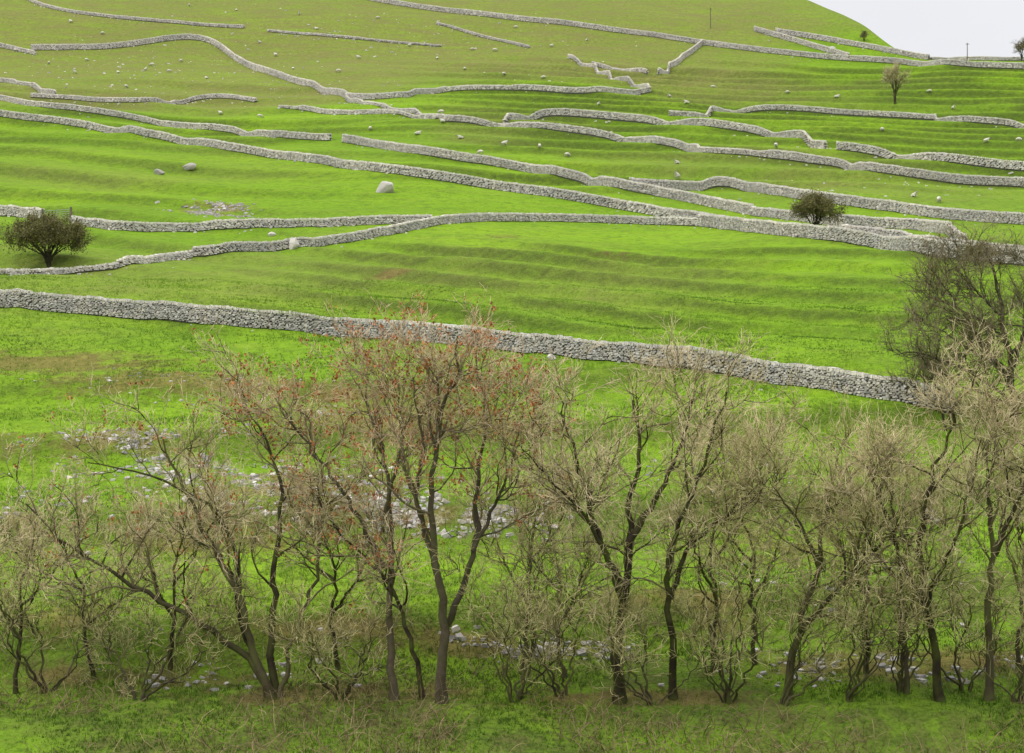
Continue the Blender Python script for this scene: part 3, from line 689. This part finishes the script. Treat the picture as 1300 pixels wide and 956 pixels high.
# ---------------------------------------------------------------- sheep
def sheep_mesh(pose):
    vs, es, rs = [], [], []
    def add(p, r, par=None):
        vs.append(p); rs.append(r)
        if par is not None: es.append((par, len(vs)-1))
        return len(vs)-1
    zo = -.33 if pose == 'lying' else 0
    pel = add((-.38, 0, .64+zo), .22); mid = add((-.05, 0, .62+zo), .27, pel); ch = add((.30, 0, .64+zo), .23, mid)
    if pose == 'grazing':
        n1 = add((.52, 0, .50), .13, ch); hd = add((.68, 0, .24), .10, n1); mz = add((.80, 0, .08), .055, hd)
        ears = [(.62, .14, .30), (.62, -.14, .30)]
    else:
        n1 = add((.50, 0, .82+zo), .13, ch); hd = add((.62, 0, .98+zo), .10, n1); mz = add((.80, 0, .90+zo), .055, hd)
        ears = [(.58, .16, 1.0+zo), (.58, -.16, 1.0+zo)]
    for e_ in ears: add(e_, .025, hd)
    add((-.60, 0, .52+zo), .05, pel)
    for sy in (-1, 1):
        if pose == 'lying':
            a = add((.30, .18*sy, .16), .08, ch); b = add((.52, .18*sy, .06), .045, a); add((.40, .16*sy, .04), .04, b)
            a = add((-.30, .20*sy, .18), .10, pel); b = add((-.10, .22*sy, .07), .05, a); add((-.28, .22*sy, .04), .04, b)
        else:
            a = add((.30, .13*sy, .42), .08, ch); b = add((.30+.02*sy, .13*sy, .22), .045, a); add((.31+.05*sy, .13*sy, .02), .038, b)
            a = add((-.34, .14*sy, .46), .11, pel); k = add((-.28, .14*sy, .36), .08, a); b = add((-.44, .14*sy, .22), .042, k); add((-.40-.05*sy, .14*sy, .02), .038, b)
    me = bpy.data.meshes.new('sheep_sk'); me.from_pydata(vs, es, [])
    o = bpy.data.objects.new('tmp', me); COL.objects.link(o)
    o.modifiers.new('s', 'SKIN'); sub = o.modifiers.new('b', 'SUBSURF'); sub.levels = 1
    for i, r in enumerate(rs): me.skin_vertices[0].data[i].radius = (r, r)
    me.skin_vertices[0].data[0].use_root = True
    dg = bpy.context.evaluated_depsgraph_get(); dg.update()
    out = bpy.data.meshes.new_from_object(o.evaluated_get(dg)); out.name = 'sheep'
    bpy.data.objects.remove(o)
    out.materials.clear(); out.materials.append(m_wool); out.materials.append(m_face)
    hdp = Vector(vs[hd]); mzp = Vector(vs[mz])
    for p in out.polygons:
        p.use_smooth = True; c = p.center
        if (c-hdp).length < .14 or (c-mzp).length < .12 or (pose != 'lying' and c.z < .3): p.material_index = 1
    return out
SM = {k: sheep_mesh(k) for k in ('grazing', 'standing', 'lying')}
LAB = {'grazing': 'white sheep grazing with its head down on grass', 'standing': 'white sheep standing with its head raised on grass', 'lying': 'white sheep lying down on the grass'}
SP = [(62,82),(95,94),(110,78),(20,66),(150,93),(185,90),(193,84),(215,92),(230,79),(262,100),(330,55),(402,38),(480,24),(600,64),(628,66),(455,75),(430,92),
 (350,72),(372,88),(160,112),(560,145),(625,162),(562,158),(690,100),(850,124),(872,132),(1000,119),(1062,126),(1192,258),(1160,250),(1252,182),(1293,180),
 (925,160),(685,190),(640,186),(585,178),(860,208),(530,172),(520,60),(555,75),(590,90),(640,96),(760,134),(905,112),(1180,118),
 (1210,140),(1120,168),(985,190),(720,200),(610,196),(470,166),(330,150),(280,146),(700,60),(745,52),(655,36),(380,20),(300,14),(240,8),(90,30),(130,44),(860,230)]
for i, (px, py) in enumerate(SP):
    k = R.choice(['grazing', 'grazing', 'grazing', 'standing', 'lying'])
    p = gp(px, py)
    o = add_obj('sheep', SM[k], loc=p, label=LAB[k], category='sheep', group='sheep scattered over the hillside')
    o.rotation_euler[2] = R.uniform(0, 6.28); s = R.uniform(.85, 1.05); o.scale = (s, s, s)

# ---------------------------------------------------------------- poles, gate
def boxmesh(name, parts, mat):
    C = np.array([p[0] for p in parts], float); S = np.array([p[1] for p in parts], float)/2; n_ = len(C)
    I = np.eye(3); v, f = boxes(C, np.tile(I[0], (n_, 1)), np.tile(I[1], (n_, 1)), np.tile(I[2], (n_, 1)), S, .02)
    return mesh_np(name, v, f, mats=[mat])
for (px, py, hp) in [(902,36,28),(1228,84,28)]:
    p = gp(px, py); H = 5.2
    e = bpy.data.objects.new('telegraph_pole', None); e.location = p; COL.objects.link(e)
    e['label'] = 'thin weathered wooden pole on the upper pasture'; e['category'] = 'pole'; e['group'] = 'wooden poles crossing the hill'
    v, f, t = tubes(np.array([[[0, 0, -.4], [0, 0, H/2], [0, 0, H]]], float), np.array([[.12, .10, .08]]), 8, np.zeros((1, 3)))
    add_obj('pole', mesh_np('pole', v, f, True, mats=[m_wood]), parent=e)
    add_obj('crossarm', boxmesh('crossarm', [((0, -.12, H-.35), (.8, .09, .1)), ((-.3, -.12, H-.24), (.06, .06, .12)), ((.3, -.12, H-.24), (.06, .06, .12))], m_wood), parent=e)
a, b = gp(54, 281), gp(90, 285)
gl = math.hypot(b[0]-a[0], b[1]-a[1]); e = bpy.data.objects.new('field_gate', None); e.location = a
e.rotation_euler[2] = math.atan2(b[1]-a[1], b[0]-a[0]); COL.objects.link(e)
e['label'] = 'grey metal five-bar field gate between stone walls'; e['category'] = 'gate'
for xx in (0.0, gl): add_obj('post', boxmesh('post', [((xx, 0, .6), (.18, .18, 1.6))], m_wood), parent=e)
bars = [((gl/2, .0, .25+.22*i), (gl-.24, .04, .045)) for i in range(5)]+[((.16, .045, .7), (.05, .05, 1.05)), ((gl-.16, .045, .7), (.05, .05, 1.05)), ((gl/2, .045, .7), (.05, .04, .95))]
add_obj('gate_leaf', boxmesh('gate_leaf', bars, m_metal), parent=e)

# ---------------------------------------------------------------- light, sky, camera
w = bpy.data.worlds.new('World'); scene.world = w; w.use_nodes = True
nt = w.node_tree; nt.nodes.clear()
out = nt.nodes.new('ShaderNodeOutputWorld')
sky = nt.nodes.new('ShaderNodeTexSky'); sky.sky_type = 'NISHITA'; sky.sun_disc = False
sky.sun_elevation = math.radians(48); sky.sun_rotation = math.radians(250)
b1 = nt.nodes.new('ShaderNodeBackground'); b1.inputs[1].default_value = .08
nt.links.new(sky.outputs[0], b1.inputs[0])
tc = nt.nodes.new('ShaderNodeTexCoord'); sx = nt.nodes.new('ShaderNodeSeparateXYZ'); nt.links.new(tc.outputs['Generated'], sx.inputs[0])
rm = nt.nodes.new('ShaderNodeValToRGB'); nt.links.new(sx.outputs[2], rm.inputs[0])
rm.color_ramp.elements[0].position = 0; rm.color_ramp.elements[0].color = (.95, .95, .99, 1)
rm.color_ramp.elements[1].position = 1; rm.color_ramp.elements[1].color = (1, 1, 1, 1)
nz = nt.nodes.new('ShaderNodeTexNoise'); nz.inputs['Scale'].default_value = 3; nz.inputs['Detail'].default_value = 4
mp = nt.nodes.new('ShaderNodeMapping'); mp.inputs['Scale'].default_value = (1, 1, 3); nt.links.new(tc.outputs['Generated'], mp.inputs[0]); nt.links.new(mp.outputs[0], nz.inputs['Vector'])
mr = nt.nodes.new('ShaderNodeMapRange'); mr.inputs[1].default_value = .3; mr.inputs[2].default_value = .7; mr.inputs[3].default_value = .92; mr.inputs[4].default_value = 1.03
nt.links.new(nz.outputs[0], mr.inputs[0])
st = nt.nodes.new('ShaderNodeMapRange'); st.inputs[1].default_value = .25; st.inputs[2].default_value = 1; st.inputs[3].default_value = 1.0; st.inputs[4].default_value = 2.5
nt.links.new(sx.outputs[2], st.inputs[0])
ml = nt.nodes.new('ShaderNodeMath'); ml.operation = 'MULTIPLY'; nt.links.new(mr.outputs[0], ml.inputs[0]); nt.links.new(st.outputs[0], ml.inputs[1])
b2 = nt.nodes.new('ShaderNodeBackground'); nt.links.new(rm.outputs[0], b2.inputs[0]); nt.links.new(ml.outputs[0], b2.inputs[1])
mx = nt.nodes.new('ShaderNodeMixShader'); mx.inputs[0].default_value = .92
nt.links.new(b1.outputs[0], mx.inputs[1]); nt.links.new(b2.outputs[0], mx.inputs[2]); nt.links.new(mx.outputs[0], out.inputs[0])
sl = bpy.data.lights.new('sun', 'SUN'); sl.energy = 1.5; sl.angle = math.radians(10); sl.color = (1, .95, .86)
so = bpy.data.objects.new('sun', sl); COL.objects.link(so)
so.rotation_euler = Vector((.62, .22, -.75)).to_track_quat('-Z', 'Y').to_euler()
cam = bpy.data.cameras.new('camera'); co = bpy.data.objects.new('camera', cam); COL.objects.link(co)
co.location = (0, 0, 0); co.rotation_euler = (math.radians(90), 0, 0)
cam.sensor_width = 36; cam.lens = F_PX/1300*36; cam.clip_end = 6000
scene.camera = co
scene.view_settings.view_transform = 'Standard'; scene.view_settings.look = 'None'
scene.view_settings.exposure = 0; scene.view_settings.gamma = 1
